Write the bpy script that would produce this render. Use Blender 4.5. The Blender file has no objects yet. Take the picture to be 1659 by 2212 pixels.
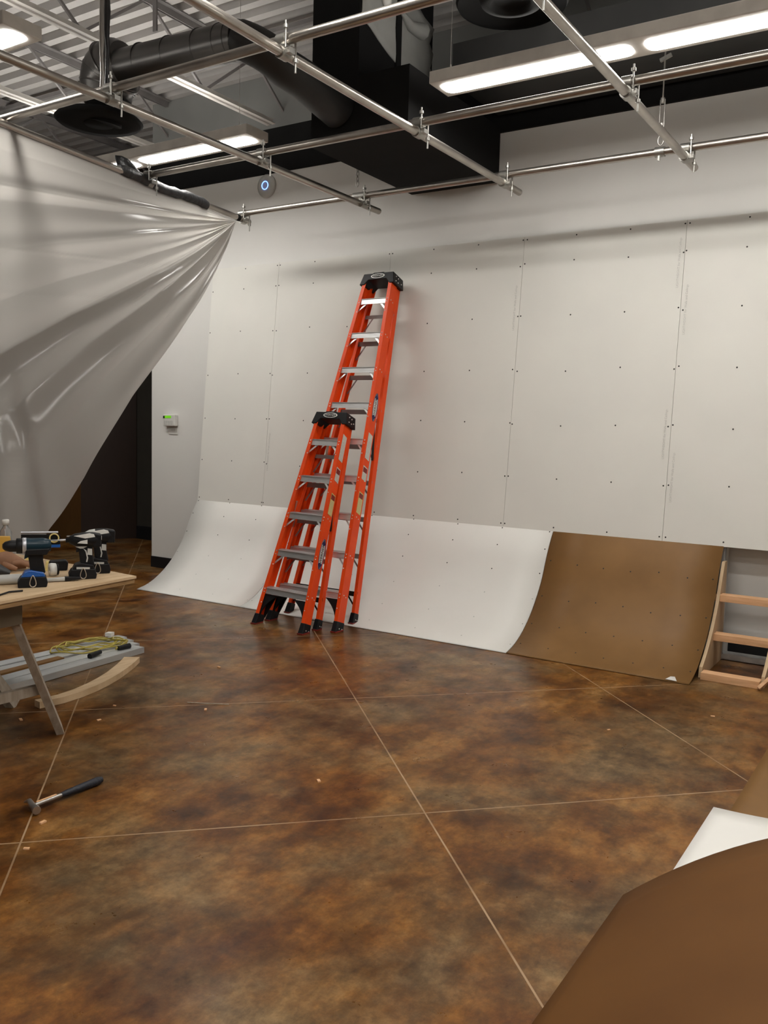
import bpy, math, random
from mathutils import Vector, Matrix
V = Vector
PI = math.pi
rnd = random.Random(7)
S = bpy.context.scene
COL = S.collection

# ------------------------------------------------------------------ camera
yaw, pitch, roll = math.radians(-32.5974), math.radians(-5.3493), math.radians(1.4751)
f = V((math.sin(yaw) * math.cos(pitch), math.cos(yaw) * math.cos(pitch), math.sin(pitch)))
r = V((math.cos(yaw), -math.sin(yaw), 0)); u = r.cross(f)
r2 = r * math.cos(roll) + u * math.sin(roll); u2 = -r * math.sin(roll) + u * math.cos(roll)
cam = bpy.data.cameras.new('camera'); camo = bpy.data.objects.new('camera', cam); COL.objects.link(camo)
cam.sensor_fit = 'HORIZONTAL'; cam.sensor_width = 36; cam.lens = 36 * 1885.4668 / 1659
cam.clip_start = .02
camo.matrix_world = Matrix(((r2.x, u2.x, -f.x, 0), (r2.y, u2.y, -f.y, 0), (r2.z, u2.z, -f.z, 1.5), (0, 0, 0, 1)))
S.camera = camo

# ------------------------------------------------------------------ world, exposure, light levels
w = bpy.data.worlds.new('world'); S.world = w; w.use_nodes = True
w.node_tree.nodes['Background'].inputs[0].default_value = (.75, .85, 1, 1)
w.node_tree.nodes['Background'].inputs[1].default_value = .02
S.view_settings.view_transform = 'Standard'; S.view_settings.look = 'None'
S.view_settings.gamma = 1; S.view_settings.use_curve_mapping = False
S.view_settings.exposure = 0.88
DOWN = 17.0      # strength of the fixtures' lower diffusers
UP = 12.0         # strength of their upward slot
LAMP = (1, .97, .92)

# ------------------------------------------------------------------ materials
def nt(name):
    m = bpy.data.materials.new(name); m.use_nodes = True
    t = m.node_tree; return m, t, t.nodes['Principled BSDF']
def N(t, k, **kw):
    n = t.nodes.new(k)
    for a, b in kw.items(): setattr(n, a, b)
    return n
def mat(name, col, rough=.5, metal=0, col2=None, scale=8, detail=4, bump=0, bscale=60, spec=None, stretch=None, emit=None):
    m, t, b = nt(name)
    b.inputs['Roughness'].default_value = rough; b.inputs['Metallic'].default_value = metal
    if spec is not None: b.inputs['Specular IOR Level'].default_value = spec
    col = tuple(col) + (1,)
    c2 = (tuple(col2) + (1,)) if col2 else tuple(x * .86 for x in col[:3]) + (1,)
    tc = N(t, 'ShaderNodeTexCoord'); mp = N(t, 'ShaderNodeMapping'); t.links.new(tc.outputs['Object'], mp.inputs[0])
    if stretch: mp.inputs['Scale'].default_value = stretch
    no = N(t, 'ShaderNodeTexNoise'); no.inputs['Scale'].default_value = scale; no.inputs['Detail'].default_value = detail
    t.links.new(mp.outputs[0], no.inputs[0])
    rp = N(t, 'ShaderNodeValToRGB'); rp.color_ramp.elements[0].position = .35; rp.color_ramp.elements[1].position = .65
    rp.color_ramp.elements[0].color = c2; rp.color_ramp.elements[1].color = col
    t.links.new(no.outputs[0], rp.inputs[0]); t.links.new(rp.outputs[0], b.inputs['Base Color'])
    if bump:
        n2 = N(t, 'ShaderNodeTexNoise'); n2.inputs['Scale'].default_value = bscale; t.links.new(mp.outputs[0], n2.inputs[0])
        bp = N(t, 'ShaderNodeBump'); bp.inputs['Strength'].default_value = bump; bp.inputs['Distance'].default_value = .01
        t.links.new(n2.outputs[0], bp.inputs['Height']); t.links.new(bp.outputs[0], b.inputs['Normal'])
    if emit:
        b.inputs['Emission Color'].default_value = tuple(emit[:3]) + (1,); b.inputs['Emission Strength'].default_value = emit[3]
    return m
def emis(name, strength, col=LAMP):
    m, t, b = nt(name)
    b.inputs['Base Color'].default_value = (.8, .8, .8, 1)
    b.inputs['Emission Color'].default_value = tuple(col) + (1,); b.inputs['Emission Strength'].default_value = strength
    return m

M = {}
M['wall'] = mat('white wall paint', (.74, .73, .70), .55, col2=(.71, .70, .67), scale=1.2, bump=.05, bscale=150)
M['upper'] = mat('grey upper wall paint', (.22, .22, .21), .85, scale=2)
M['drywall'] = mat('primed drywall', (.74, .73, .68), .62, col2=(.71, .70, .655), scale=1.6)
M['whiteboard'] = mat('white faced hardboard', (.80, .79, .75), .5, col2=(.76, .75, .71), scale=1.3)
M['hardboard'] = mat('brown hardboard', (.235, .122, .040), .42, spec=.25, col2=(.185, .094, .030), scale=2.2, bump=.04, bscale=300)
M['darkboard'] = mat('brown hardboard offcut', (.140, .060, .015), .6, spec=.15, col2=(.112, .046, .011), scale=1.6)
M['black'] = mat('black paint', (.010, .010, .010), .85, spec=.15)
M['blackduct'] = mat('dark duct liner', (.018, .018, .017), .5, scale=3, col2=(.010, .010, .010))
M['spiral'] = mat('dark galvanised duct', (.13, .125, .12), .33, .85, scale=3)
M['shaftliner'] = mat('grey duct jacket', (.34, .34, .32), .7, scale=4, bump=.1, bscale=12)
M['baseboard'] = mat('black vinyl base', (.008, .009, .011), .45)
M['deck'] = mat('white metal deck', (.46, .44, .42), .5, .1, scale=3)
M['steel'] = mat('grey steel and joist shade', (.23, .215, .21), .55, .2, scale=6)
M['alu'] = mat('aluminium pipe', (.46, .43, .39), .3, .95, col2=(.36, .33, .30), scale=5, stretch=(1, 1, 1), bump=.03)
M['clamp'] = mat('zinc clamp', (.40, .39, .36), .35, .9, scale=40)
M['orange'] = mat('orange fibreglass', (.82, .075, .006), .42, col2=(.76, .062, .005), spec=.3, scale=6)
M['step'] = mat('ladder aluminium', (.72, .72, .72), .38, .75, scale=10, stretch=(1, 8, 8))
M['rearbar'] = mat('dull aluminium', (.36, .33, .32), .45, .6, scale=10)
M['blackplastic'] = mat('black plastic', (.009, .009, .010), .45, scale=20, spec=.22)
M['white'] = mat('white plastic', (.74, .73, .69), .4)
M['label'] = mat('grey white label', (.62, .61, .54), .5, col2=(.5, .49, .44), scale=160, detail=2)
M['yellowlabel'] = mat('yellow label', (.66, .56, .20), .5, col2=(.55, .46, .17), scale=160, detail=2)
M['red'] = mat('dark red print', (.22, .02, .015), .5)
M['navy'] = mat('navy print', (.01, .012, .09), .5)
M['rivet'] = mat('rivet', (.75, .72, .68), .35, .7)
M['screw'] = mat('black drywall screw', (.015, .014, .012), .6)
M['pencil'] = mat('faint grey print', (.52, .51, .48), .7)
M['fixture'] = mat('white fixture enamel', (.72, .69, .64), .45)
M['down'] = emis('lower diffuser glow', DOWN)
M['up'] = emis('upper slot glow', UP)
M['lumber'] = mat('pine lumber', (.78, .47, .26), .6, col2=(.64, .36, .18), scale=5, stretch=(1, 9, 9), bump=.1)
M['ply'] = mat('plywood face', (.60, .44, .27), .6, col2=(.50, .35, .20), scale=4, stretch=(7, 1, 1), bump=.08)
M['plyedge'] = mat('plywood edge', (.36, .22, .09), .7, col2=(.20, .11, .045), scale=30, stretch=(.2, .2, 8))
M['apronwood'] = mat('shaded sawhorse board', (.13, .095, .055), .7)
M['oldwood'] = mat('worn sawhorse wood', (.40, .34, .27), .7, col2=(.28, .23, .175), scale=6, stretch=(6, 6, 1), bump=.15)
M['galv'] = mat('galvanised steel stud', (.60, .61, .60), .4, .5, col2=(.46, .47, .47), scale=14, stretch=(1, .2, 1))
M['chain'] = mat('steel hardware', (.45, .43, .40), .35, .9)
M['blackcloth'] = mat('black wrapping', (.014, .014, .015), .45, bump=.5, bscale=30)
M['teal'] = mat('teal tool plastic', (.003, .022, .036), .3, spec=.35)
M['blue'] = mat('blue tool plastic', (.015, .10, .38), .3)
M['silver'] = mat('silver tool trim', (.55, .56, .60), .3, .5)
M['lightgrey'] = mat('pale grey plastic', (.55, .55, .52), .4)
M['brass'] = mat('belt clip metal', (.62, .55, .47), .35, .8)
M['yellow'] = mat('mustard cardboard', (.60, .36, .07), .5, col2=(.50, .27, .03), scale=5)
M['tape'] = mat('tape measure yellow', (.72, .58, .22), .4)
M['glove'] = mat('leather glove', (.26, .13, .07), .75, col2=(.19, .09, .045), scale=9, bump=.3, bscale=25)
M['cord'] = mat('yellow cord jacket', (.42, .34, .06), .45)
M['doorwood'] = mat('dark stained door', (.022, .010, .006), .4, scale=6, stretch=(8, 8, 1))
M['brownpanel'] = mat('brown wood panel', (.13, .062, .018), .5, scale=6, stretch=(5, 5, 1))
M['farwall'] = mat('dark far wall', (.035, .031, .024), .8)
M['ring'] = mat('blue led ring', (.1, .2, .8), .4, emit=(.12, .25, 1, 3))
M['lcd'] = mat('green lcd', (.12, .35, .02), .4, emit=(.12, .42, .01, .5))
M['grip'] = mat('blue black rubber grip', (.012, .014, .022), .55, bump=.3, bscale=80)
M['clear'] = mat('clear bottle plastic', (.8, .82, .82), .1); M['clear'].node_tree.nodes['Principled BSDF'].inputs['Transmission Weight'].default_value = .85

def floor_mat():
    m, t, b = nt('stained concrete'); L = t.links.new
    tc = N(t, 'ShaderNodeTexCoord')
    def noise(scale, detail, rough=.6, dist=0, stretch=None, off=(0, 0, 0)):
        mp = N(t, 'ShaderNodeMapping'); L(tc.outputs['Object'], mp.inputs[0]); mp.inputs['Location'].default_value = off
        if stretch: mp.inputs['Scale'].default_value = stretch
        n = N(t, 'ShaderNodeTexNoise'); n.inputs['Scale'].default_value = scale; n.inputs['Detail'].default_value = detail
        n.inputs['Roughness'].default_value = rough; n.inputs['Distortion'].default_value = dist
        L(mp.outputs[0], n.inputs[0]); return n.outputs[0]
    def ramp(src, stops):
        rp = N(t, 'ShaderNodeValToRGB'); e = rp.color_ramp.elements
        e[0].position, e[0].color = stops[0][0], tuple(stops[0][1]) + (1,)
        e[1].position, e[1].color = stops[-1][0], tuple(stops[-1][1]) + (1,)
        for p, c in stops[1:-1]:
            x = e.new(p); x.color = tuple(c) + (1,)
        L(src, rp.inputs[0]); return rp.outputs[0]
    def mix(fac, a, c, mode='MIX'):
        x = N(t, 'ShaderNodeMix', data_type='RGBA', blend_type=mode)
        if isinstance(fac, float): x.inputs[0].default_value = fac
        else: L(fac, x.inputs[0])
        for i, s in ((6, a), (7, c)):
            if isinstance(s, tuple): x.inputs[i].default_value = s
            else: L(s, x.inputs[i])
        return x.outputs[2]
    base = ramp(noise(2.6, 12, .66, .0, stretch=(1.25, .8, 1)), [(.33, (.048, .015, .003)), (.45, (.150, .055, .009)), (.55, (.235, .100, .020)), (.68, (.34, .185, .062))])
    grey = ramp(noise(1.3, 9, .62, .0, off=(3, 7, 0)), [(.46, (0, 0, 0)), (.62, (.85, .85, .85))])
    c = mix(grey, base, ramp(noise(5.2, 10, .68, .0, off=(5, 1, 0)), [(.35, (.085, .050, .020)), (.65, (.27, .185, .090))]))
    dark = ramp(noise(2.1, 9, .64, .0, off=(11, 2, 0)), [(.50, (1, 1, 1)), (.64, (.50, .44, .38))])
    c = mix(1.0, c, dark, 'MULTIPLY')
    fine = ramp(noise(34, 8, .75), [(.34, (.66, .64, .62)), (.66, (1.0, 1.0, 1.0))])
    c = mix(1.0, c, fine, 'MULTIPLY')
    c = mix(1.0, c, ramp(noise(8.5, 9, .72, off=(1, 9, 0), stretch=(1.3, .75, 1)), [(.38, (.62, .60, .58)), (.62, (1.22, 1.19, 1.14))]), 'MULTIPLY')
    # saw-cut joints: two diagonal sets
    sep = N(t, 'ShaderNodeSeparateXYZ'); L(tc.outputs['Object'], sep.inputs[0])
    an = math.radians(45.2766)
    def joint(kx, ky, c0, sp):
        a1 = N(t, 'ShaderNodeMath', operation='MULTIPLY'); L(sep.outputs[0], a1.inputs[0]); a1.inputs[1].default_value = kx
        a2 = N(t, 'ShaderNodeMath', operation='MULTIPLY_ADD'); L(sep.outputs[1], a2.inputs[0]); a2.inputs[1].default_value = ky; L(a1.outputs[0], a2.inputs[2])
        a3 = N(t, 'ShaderNodeMath', operation='ADD'); L(a2.outputs[0], a3.inputs[0]); a3.inputs[1].default_value = -c0 + sp * 50.5
        a4 = N(t, 'ShaderNodeMath', operation='MODULO'); L(a3.outputs[0], a4.inputs[0]); a4.inputs[1].default_value = sp
        a5 = N(t, 'ShaderNodeMath', operation='SUBTRACT'); L(a4.outputs[0], a5.inputs[0]); a5.inputs[1].default_value = sp / 2
        a6 = N(t, 'ShaderNodeMath', operation='ABSOLUTE'); L(a5.outputs[0], a6.inputs[0])
        a7 = N(t, 'ShaderNodeMath', operation='LESS_THAN'); L(a6.outputs[0], a7.inputs[0]); a7.inputs[1].default_value = .0034
        return a7.outputs[0]
    j1 = joint(math.cos(an), math.sin(an), -.5799, 1.4963)
    j2 = joint(-math.sin(an), math.cos(an), 3.1977, 1.4919)
    mx = N(t, 'ShaderNodeMath', operation='MAXIMUM'); L(j1, mx.inputs[0]); L(j2, mx.inputs[1])
    wear = N(t, 'ShaderNodeMath', operation='MULTIPLY'); L(mx.outputs[0], wear.inputs[0])
    L(ramp(noise(3, 3), [(.3, (.35, .35, .35)), (.6, (1, 1, 1))]), wear.inputs[1])
    c = mix(wear.outputs[0], c, (.36, .24, .14, 1))
    L(c, b.inputs['Base Color'])
    rr = ramp(noise(6, 5), [(.3, (.26, .26, .26)), (.7, (.40, .40, .40))]); L(rr, b.inputs['Roughness'])
    b.inputs['Specular IOR Level'].default_value = .24
    bp = N(t, 'ShaderNodeBump'); bp.inputs['Strength'].default_value = .08; bp.inputs['Distance'].default_value = .004
    L(noise(25, 3), bp.inputs['Height']); L(bp.outputs[0], b.inputs['Normal'])
    return m
M['floor'] = floor_mat()

def plastic_mat():
    m, t, b = nt('milky plastic sheeting'); L = t.links.new
    b.inputs['Base Color'].default_value = (.25, .24, .225, 1); b.inputs['Roughness'].default_value = .2
    b.inputs['Specular IOR Level'].default_value = .6
    tr = N(t, 'ShaderNodeBsdfTranslucent'); tr.inputs[0].default_value = (.72, .69, .64, 1)
    tp = N(t, 'ShaderNodeBsdfTransparent'); tp.inputs[0].default_value = (.9, .9, .88, 1)
    m1 = N(t, 'ShaderNodeMixShader'); m1.inputs[0].default_value = .5
    m2 = N(t, 'ShaderNodeMixShader'); m2.inputs[0].default_value = .0
    L(b.outputs[0], m1.inputs[1]); L(tr.outputs[0], m1.inputs[2]); L(m1.outputs[0], m2.inputs[1]); L(tp.outputs[0], m2.inputs[2])
    L(m2.outputs[0], t.nodes['Material Output'].inputs[0])
    return m
M['plastic'] = plastic_mat()

# ------------------------------------------------------------------ mesh helpers
ORG = {}
def tag(o, label=None, cat=None, group=None, kind=None):
    if label: o['label'] = label
    if cat: o['category'] = cat
    if group: o['group'] = group
    if kind: o['kind'] = kind
    return o
def empty(name, loc, label, cat, group=None, rz=0):
    o = bpy.data.objects.new(name, None); COL.objects.link(o); o.location = loc; o.rotation_euler = (0, 0, rz)
    o.empty_display_size = .05
    ORG[o] = V(loc); return tag(o, label, cat, group)
def frame(a, hint=V((0, 0, 1))):
    a = V(a).normalized()
    if abs(a.dot(hint)) > .98: hint = V((1, 0, 0))
    x = hint.cross(a).normalized(); y = a.cross(x); return x, y, a
class MB:
    def __init__(s): s.v = []; s.f = []; s.sm = []
    def add(s, vs, fs, smooth=False):
        k = len(s.v); s.v += [V(p) for p in vs]
        for q in fs: s.f.append([k + i for i in q]); s.sm.append(smooth)
        return s
    def box(s, x0, x1, y0, y1, z0, z1):
        vs = [(x, y, z) for x in (x0, x1) for y in (y0, y1) for z in (z0, z1)]
        return s.add(vs, [(0, 1, 3, 2), (4, 6, 7, 5), (0, 4, 5, 1), (2, 3, 7, 6), (0, 2, 6, 4), (1, 5, 7, 3)])
    def obox(s, c, ax, ay, az):      # centre and three half-axis vectors
        c, ax, ay, az = V(c), V(ax), V(ay), V(az)
        vs = [c + ax * i + ay * j + az * k for i in (-1, 1) for j in (-1, 1) for k in (-1, 1)]
        return s.add(vs, [(0, 1, 3, 2), (4, 6, 7, 5), (0, 4, 5, 1), (2, 3, 7, 6), (0, 2, 6, 4), (1, 5, 7, 3)])
    def beam(s, p0, p1, wd, ht, side=V((1, 0, 0))):  # rectangular bar; side = direction of wd
        p0, p1 = V(p0), V(p1); a = (p1 - p0).normalized(); side = (V(side) - a * V(side).dot(a)).normalized(); up = a.cross(side)
        return s.obox((p0 + p1) / 2, side * wd / 2, up * ht / 2, (p1 - p0) / 2)
    def tube(s, pts, rad, n=12, cap=True, closed=False):
        pts = [V(p) for p in pts]; rads = rad if isinstance(rad, (list, tuple)) else [rad] * len(pts)
        rings = []; m = len(pts); px = None
        for i, p in enumerate(pts):
            if closed: a = pts[(i + 1) % m] - pts[i - 1]
            else: a = pts[min(i + 1, m - 1)] - pts[max(i - 1, 0)]
            a.normalize()
            if px is None: x, y, _ = frame(a)
            else:
                x = (px - a * px.dot(a)).normalized(); y = a.cross(x)
            px = x
            rings.append([p + (x * math.cos(2 * PI * j / n) + y * math.sin(2 * PI * j / n)) * rads[i] for j in range(n)])
        vs = [q for g in rings for q in g]; fs = []
        for i in range(m if closed else m - 1):
            for j in range(n):
                fs.append((i * n + j, i * n + (j + 1) % n, ((i + 1) % m) * n + (j + 1) % n, ((i + 1) % m) * n + j))
        s.add(vs, fs, True)
        if cap and not closed:
            s.add(rings[0], [tuple(range(n))[::-1]]); s.add(rings[-1], [tuple(range(n))])
        return s
    def lathe(s, c, axis, prof, n=24):   # prof: list of (radius, height along axis)
        x, y, a = frame(axis); c = V(c); vs = []; fs = []
        for (rr, h) in prof:
            for j in range(n): vs.append(c + a * h + (x * math.cos(2 * PI * j / n) + y * math.sin(2 * PI * j / n)) * rr)
        for i in range(len(prof) - 1):
            for j in range(n): fs.append((i * n + j, i * n + (j + 1) % n, (i + 1) * n + (j + 1) % n, (i + 1) * n + j))
        return s.add(vs, fs, True)
    def prism(s, outline, o, ax, ay, az):  # outline (p,q) -> o + ax*p + ay*q, extruded by vector az
        o, ax, ay, az = V(o), V(ax), V(ay), V(az); n = len(outline)
        a = [o + ax * p + ay * q for p, q in outline]; b = [x + az for x in a]
        return s.add(a + b, [tuple(range(n))[::-1], tuple(range(n, 2 * n))] + [(i, (i + 1) % n, n + (i + 1) % n, n + i) for i in range(n)])
    def grid(s, P, nu, nv, thick=None, smooth=True):  # P(i,j) -> point
        vs = [V(P(i, j)) for i in range(nu) for j in range(nv)]
        fs = [(i * nv + j, (i + 1) * nv + j, (i + 1) * nv + j + 1, i * nv + j + 1) for i in range(nu - 1) for j in range(nv - 1)]
        if thick is None: return s.add(vs, fs, smooth)
        t = V(thick) if not callable(thick) else None
        k = nu * nv
        bs = [v + (t if t is not None else thick(v)) for v in vs]
        rim = [(i * nv, (i + 1) * nv) for i in range(nu - 1)] + [((nu - 1) * nv + j, (nu - 1) * nv + j + 1) for j in range(nv - 1)] + \
              [((i + 1) * nv + nv - 1, i * nv + nv - 1) for i in range(nu - 1)] + [(j + 1, j) for j in range(nv - 1)]
        s.add(vs + bs, fs + [tuple(x + k for x in q)[::-1] for q in fs], smooth)
        k0 = len(s.v) - 2 * k
        for a, b in rim: s.f.append([k0 + b, k0 + a, k0 + a + k, k0 + b + k]); s.sm.append(False)
        return s
    def xf(s, m):
        s.v = [m @ p for p in s.v]; return s
    def build(s, name, m, parent=None, local=False, bevel=0):
        me = bpy.data.meshes.new(name)
        if parent is None:
            xs = [p.x for p in s.v]; ys = [p.y for p in s.v]; zs = [p.z for p in s.v]
            org = V(((min(xs) + max(xs)) / 2, (min(ys) + max(ys)) / 2, min(zs)))
            rel = org
        elif local: org = V((0, 0, 0)); rel = V((0, 0, 0))
        else: rel = ORG[parent]; org = V((0, 0, 0))
        me.from_pydata([tuple(p - rel) for p in s.v], [], s.f)
        import bmesh
        bm = bmesh.new(); bm.from_mesh(me); bmesh.ops.recalc_face_normals(bm, faces=bm.faces); bm.to_mesh(me); bm.free()
        for pl, q in zip(me.polygons, s.sm): pl.use_smooth = q
        if m: me.materials.append(m)
        o = bpy.data.objects.new(name, me); COL.objects.link(o)
        if parent is None: o.location = org; ORG[o] = org
        else: o.parent = parent; ORG[o] = rel
        if bevel:
            b = o.modifiers.new('bevel', 'BEVEL'); b.width = bevel; b.segments = 2; b.limit_method = 'ANGLE'
        return o
def copy_tree(o, parent=None):
    c = o.copy(); COL.objects.link(c); c.parent = parent
    for ch in [x for x in o.children]: copy_tree(ch, c)
    return c
def text_mb(txt, size, o, ax, ay, depth=.0006):
    cu = bpy.data.curves.new('t', 'FONT'); cu.body = txt; cu.size = size; cu.align_x = 'CENTER'; cu.align_y = 'CENTER'; cu.resolution_u = 3
    to = bpy.data.objects.new('t', cu); COL.objects.link(to); bpy.context.view_layer.update()
    me = bpy.data.meshes.new_from_object(to.evaluated_get(bpy.context.evaluated_depsgraph_get()))
    ax, ay, o = V(ax).normalized(), V(ay).normalized(), V(o)
    mb = MB(); mb.add([o + ax * v.co.x + ay * v.co.y for v in me.vertices], [tuple(p.vertices) for p in me.polygons])
    bpy.data.objects.remove(to); bpy.data.curves.remove(cu); bpy.data.meshes.remove(me); return mb
def ell(o, ax, ay, ra, rb, th, n=28):
    o, ax, ay = V(o), V(ax).normalized(), V(ay).normalized(); nn = ax.cross(ay)
    return MB().prism([(ra * math.cos(2 * PI * i / n), rb * math.sin(2 * PI * i / n)) for i in range(n)], o, ax, ay, nn * th)
def struct(name, mb, m, parent=None, label=None):
    o = mb.build(name, m, parent)
    if parent is None: o['kind'] = 'structure'
    if label: o['label'] = label
    return o

# ------------------------------------------------------------------ the setting
W = 6.395; ZT = 3.828; XC = -6.995; DK = 4.71
struct('floor', MB().box(-13, 3.2, -4, 9.5, -.1, 0), M['floor'])
fo = bpy.data.objects['floor']; off = fo.location.copy(); fo.data.transform(Matrix.Translation(off)); fo.location = (0, 0, 0)
back = struct('wall_back', MB().box(XC, 3.0, W, W + .2, 0, ZT), M['wall'])
struct('wall_upper', MB().box(XC, 3.0, W + .01, W + .2, ZT, DK + .1), M['upper'])
struct('trim_1', MB().box(XC + .01, 3.0, W - .03, W + .01, ZT, 4.22), M['black'])
struct('baseboard_back', MB().box(XC, -6.02, W - .012, W, 0, .115), M['baseboard'])
struct('baseboard_right', MB().box(-1.19, 3.0, W - .012, W, 0, .12), M['baseboard'])
struct('wall_return', MB().box(XC, XC + .15, W + .2, 7.86, 0, DK), M['farwall'])
struct('wall_right', MB().box(3.0, 3.15, -4, W + .2, 0, DK), M['wall'])
struct('wall_rear', MB().box(-13, 3.15, -4.15, -4, 0, DK), M['wall'])
struct('wall_left', MB().box(-13.15, -13, -4, 9.5, 0, DK), M['farwall'])
struct('wall_far', MB().obox((-7.7, 8.42, DK / 2), (.72 * 1.2, .7 * 0 + 0, 0), (0, .05, 0), (0, 0, DK / 2)).box(-8.93, -6.8, 7.87, 7.97, 0, DK), M['farwall'])
struct('baseboard_far', MB().box(-8.9, -6.9, 7.85, 7.87, 0, .17), M['baseboard'])
d45 = V((.40, .56, 0)); c45 = V((-9.1, 7.59, 1.35))
dd = struct('door_1', MB().obox(c45, d45 / 2, V((-.56, .40, 0)).normalized() * .03, (0, 0, 1.35)), M['doorwood'])
struct('wall_brown', MB().box(-13, -9.3, 7.31, 7.41, 0, DK), M['brownpanel'])

# corrugated roof deck
mb = MB(); pitch_ = .175; dep = .085
ys = []; y = -4.0
while y < 9.5:
    ys += [(y, DK), (y + pitch_ * .42, DK), (y + pitch_ * .46, DK + dep), (y + pitch_ * .96, DK + dep)]; y += pitch_
vs = [(x, yy, z) for x in (-13, 3.2) for yy, z in ys]; n = len(ys)
mb.add(vs, [(i, i + 1, n + i + 1, n + i) for i in range(n - 1)])
struct('ceiling', mb, M['deck'])

# ------------------------------------------------------------------ bar joists
def joist(x, label, parts=True):
    t = empty('bar_joist', (x, 1.5, 4.19), label, 'joist', 'open web steel joists under the roof deck')
    y0, y1 = -4.0, W if x > XC else 9.0
    zt, zb = DK - .005, 4.2
    m = MB()
    for s in (-1, 1): m.box(x + s * .012, x + s * .055, y0, y1, zt - .006, zt).box(x + s * .010, x + s * .016, y0, y1, zt - .055, zt)
    m.build('top_chord', M['steel'], t)  # same pale paint as the bottom chord; shade is put into this grey
    m = MB(); y1b = y1 - .15
    for s in (-1, 1): m.box(x + s * .012, x + s * .05, y0, y1b, zb, zb + .006).box(x + s * .010, x + s * .016, y0, y1b, zb, zb + .05)
    m.build('bottom_chord', M['fixture'], t)  # whiter than the top chord: the uplight it catches is in the colour
    y = .6; k = 0
    while y < y1b - .6:
        MB().beam((x, y, zb + .02), (x, y + .58, zt - .03), .02, .02).build('web_member', M['steel'], t)
        MB().beam((x, y + .62, zt - .03), (x, y + 1.2, zb + .02), .02, .02).build('web_member', M['steel'], t)
        y += 1.2
    return t
for x, lb in ((-5.30, 'open web steel joist running above the round black diffuser'), (-6.78, 'open web steel joist just beyond the grey wall corner'),
              (-8.26, 'open web steel joist over the dark room past the plastic sheet'), 
              (-2.36, 'open web steel joist above the right light fixture'), (-.9, 'open web steel joist at the right end of the ceiling')):
    joist(x, lb)
for yy in (3.9, 5.6):
    tag(MB().box(-9, 3, yy, yy + .035, 4.63, 4.665).build('bridging_angle', M['steel']),
        'dark steel bridging angle crossing the joists, ' + ('nearer the camera' if yy < 5 else 'nearer the back wall'), 'bridging', 'bridging angles')

# ------------------------------------------------------------------ ducts
t = empty('supply_duct', (-3.6, 5.6, 3.44), 'black rectangular duct shaft dropping from the roof with a boot into the wall', 'duct')
MB().box(-3.88, -3.09, 5.0, 6.37, 3.45, 3.86).build('duct_boot', M['black'], t)
MB().box(-3.88, -3.49, 5.0, 5.97, 3.86, DK).build('duct_shaft', M['black'], t)
m = MB().grid(lambda i, j: (-3.482 + .006 * math.sin(i * 1.7 + j), 5.015 + i * .104 + (.03 * math.sin(j * 2.1) if i == 9 else 0), max(3.87, 4.24 - .035 * i) + j * .06), 10, 11, thick=(-.006, 0, 0))  # grey covers the lit area; sloping lower edge draws the shade line
m.build('insulation_jacket', M['shaftliner'], t)['label'] = 'grey insulation jacket, torn at its edge'
MB().box(-3.489, -3.47, 5.44, 5.50, 3.87, DK).build('strap', M['black'], t)['label'] = 'black strap down the shaft'
m = MB(); m.lathe((-3.475, 5.28, 4.44), (1, 0, 0), [(0, 0), (.04, .002), (.045, .02), (.02, .045), (0, .047)], 8); m.build('light_sensor', M['white'], t)['label'] = 'small white angular lamp'
m = MB(); m.tube([(-3.475, 5.32, 4.44), (-3.46, 5.45, 4.46), (-3.46, 5.6, 4.40), (-3.45, 5.76, 4.42)], [.006, .012, .035, .06], 8); m.build('torn_flap', M['shaftliner'], t)
t = empty('trunk_duct', (-1.2, 5.7, 4.15), 'wide black trunk duct running along the wall above the right light', 'duct')
MB().box(-3.08, 3.0, 5.55, 6.3, 3.93, 4.18).build('duct_run', M['blackduct'], t)
t = empty('ceiling_diffuser', (-2.2, 4.6, 3.95), 'large round black ceiling diffuser above the right light fixture', 'diffuser', 'round ceiling diffusers')
m = MB(); m.lathe((-2.2, 4.62, 3.86), (0, 0, 1), [(.30, 0), (.31, .02), (.22, .10), (.19, .14), (.19, .5)], 40); m.build('outer_cone', M['black'], t)
m = MB(); m.lathe((-2.2, 4.62, 3.86), (0, 0, 1), [(0, .04), (.10, .03), (.12, .0), (.17, .01), (.19, .06)], 40); m.build('inner_cone', M['black'], t)

DX, DY, DZ = -5.08, 4.25, 3.93
t = empty('spiral_duct', (DX, DY, 3.72), 'dark round spiral duct with elbow running to the duct shaft', 'duct')
m = MB(); R_ = .118
m.tube([(DX + .12 + i * .1, DY, DZ - .004 * i) for i in range(12)], R_, 32)
o = m.build('duct_run', M['spiral'], t)
for i in (1, 4, 7, 9, 10):
    m = MB(); x = DX + .26 + i * .09; m.tube([(x, DY, DZ - .004 * i), (x + .005, DY, DZ - .004 * i)], R_ + .003, 32); m.build('seam', M['spiral'], t)
m = MB(); pts = [(DX - .02, DY, DZ - .20)]
for i in range(9):
    a = i / 8 * PI / 2; pts.append((DX + .16 - .18 * math.cos(a), DY, DZ - .14 + .18 * math.sin(a)))
m.tube(pts, [.165, .175, .185, .19, .195, .195, .19, .18, .165, .13], 32); m.build('elbow', M['spiral'], t)
for i in (2, 4, 6):
    m = MB(); p, q = V(pts[i]), V(pts[i + 1]); m.tube([p, p + (q - p).normalized() * .01], [.189, .196, .200][i // 2 - 1] + .002, 32); m.build('seam', M['spiral'], t)
m = MB(); m.tube([(DX - .03, DY, DZ - .20), (DX - .06, DY, DZ - .34)], .125, 32); m.build('neck', M['black'], t)
m = MB(); pts = []
for i in range(9):
    a = i / 8 * PI / 2; pts.append((DX + 1.22 + .17 * math.sin(a), DY + .2 * (1 - math.cos(a)), DZ - .045 - .12 * i / 8))
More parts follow.
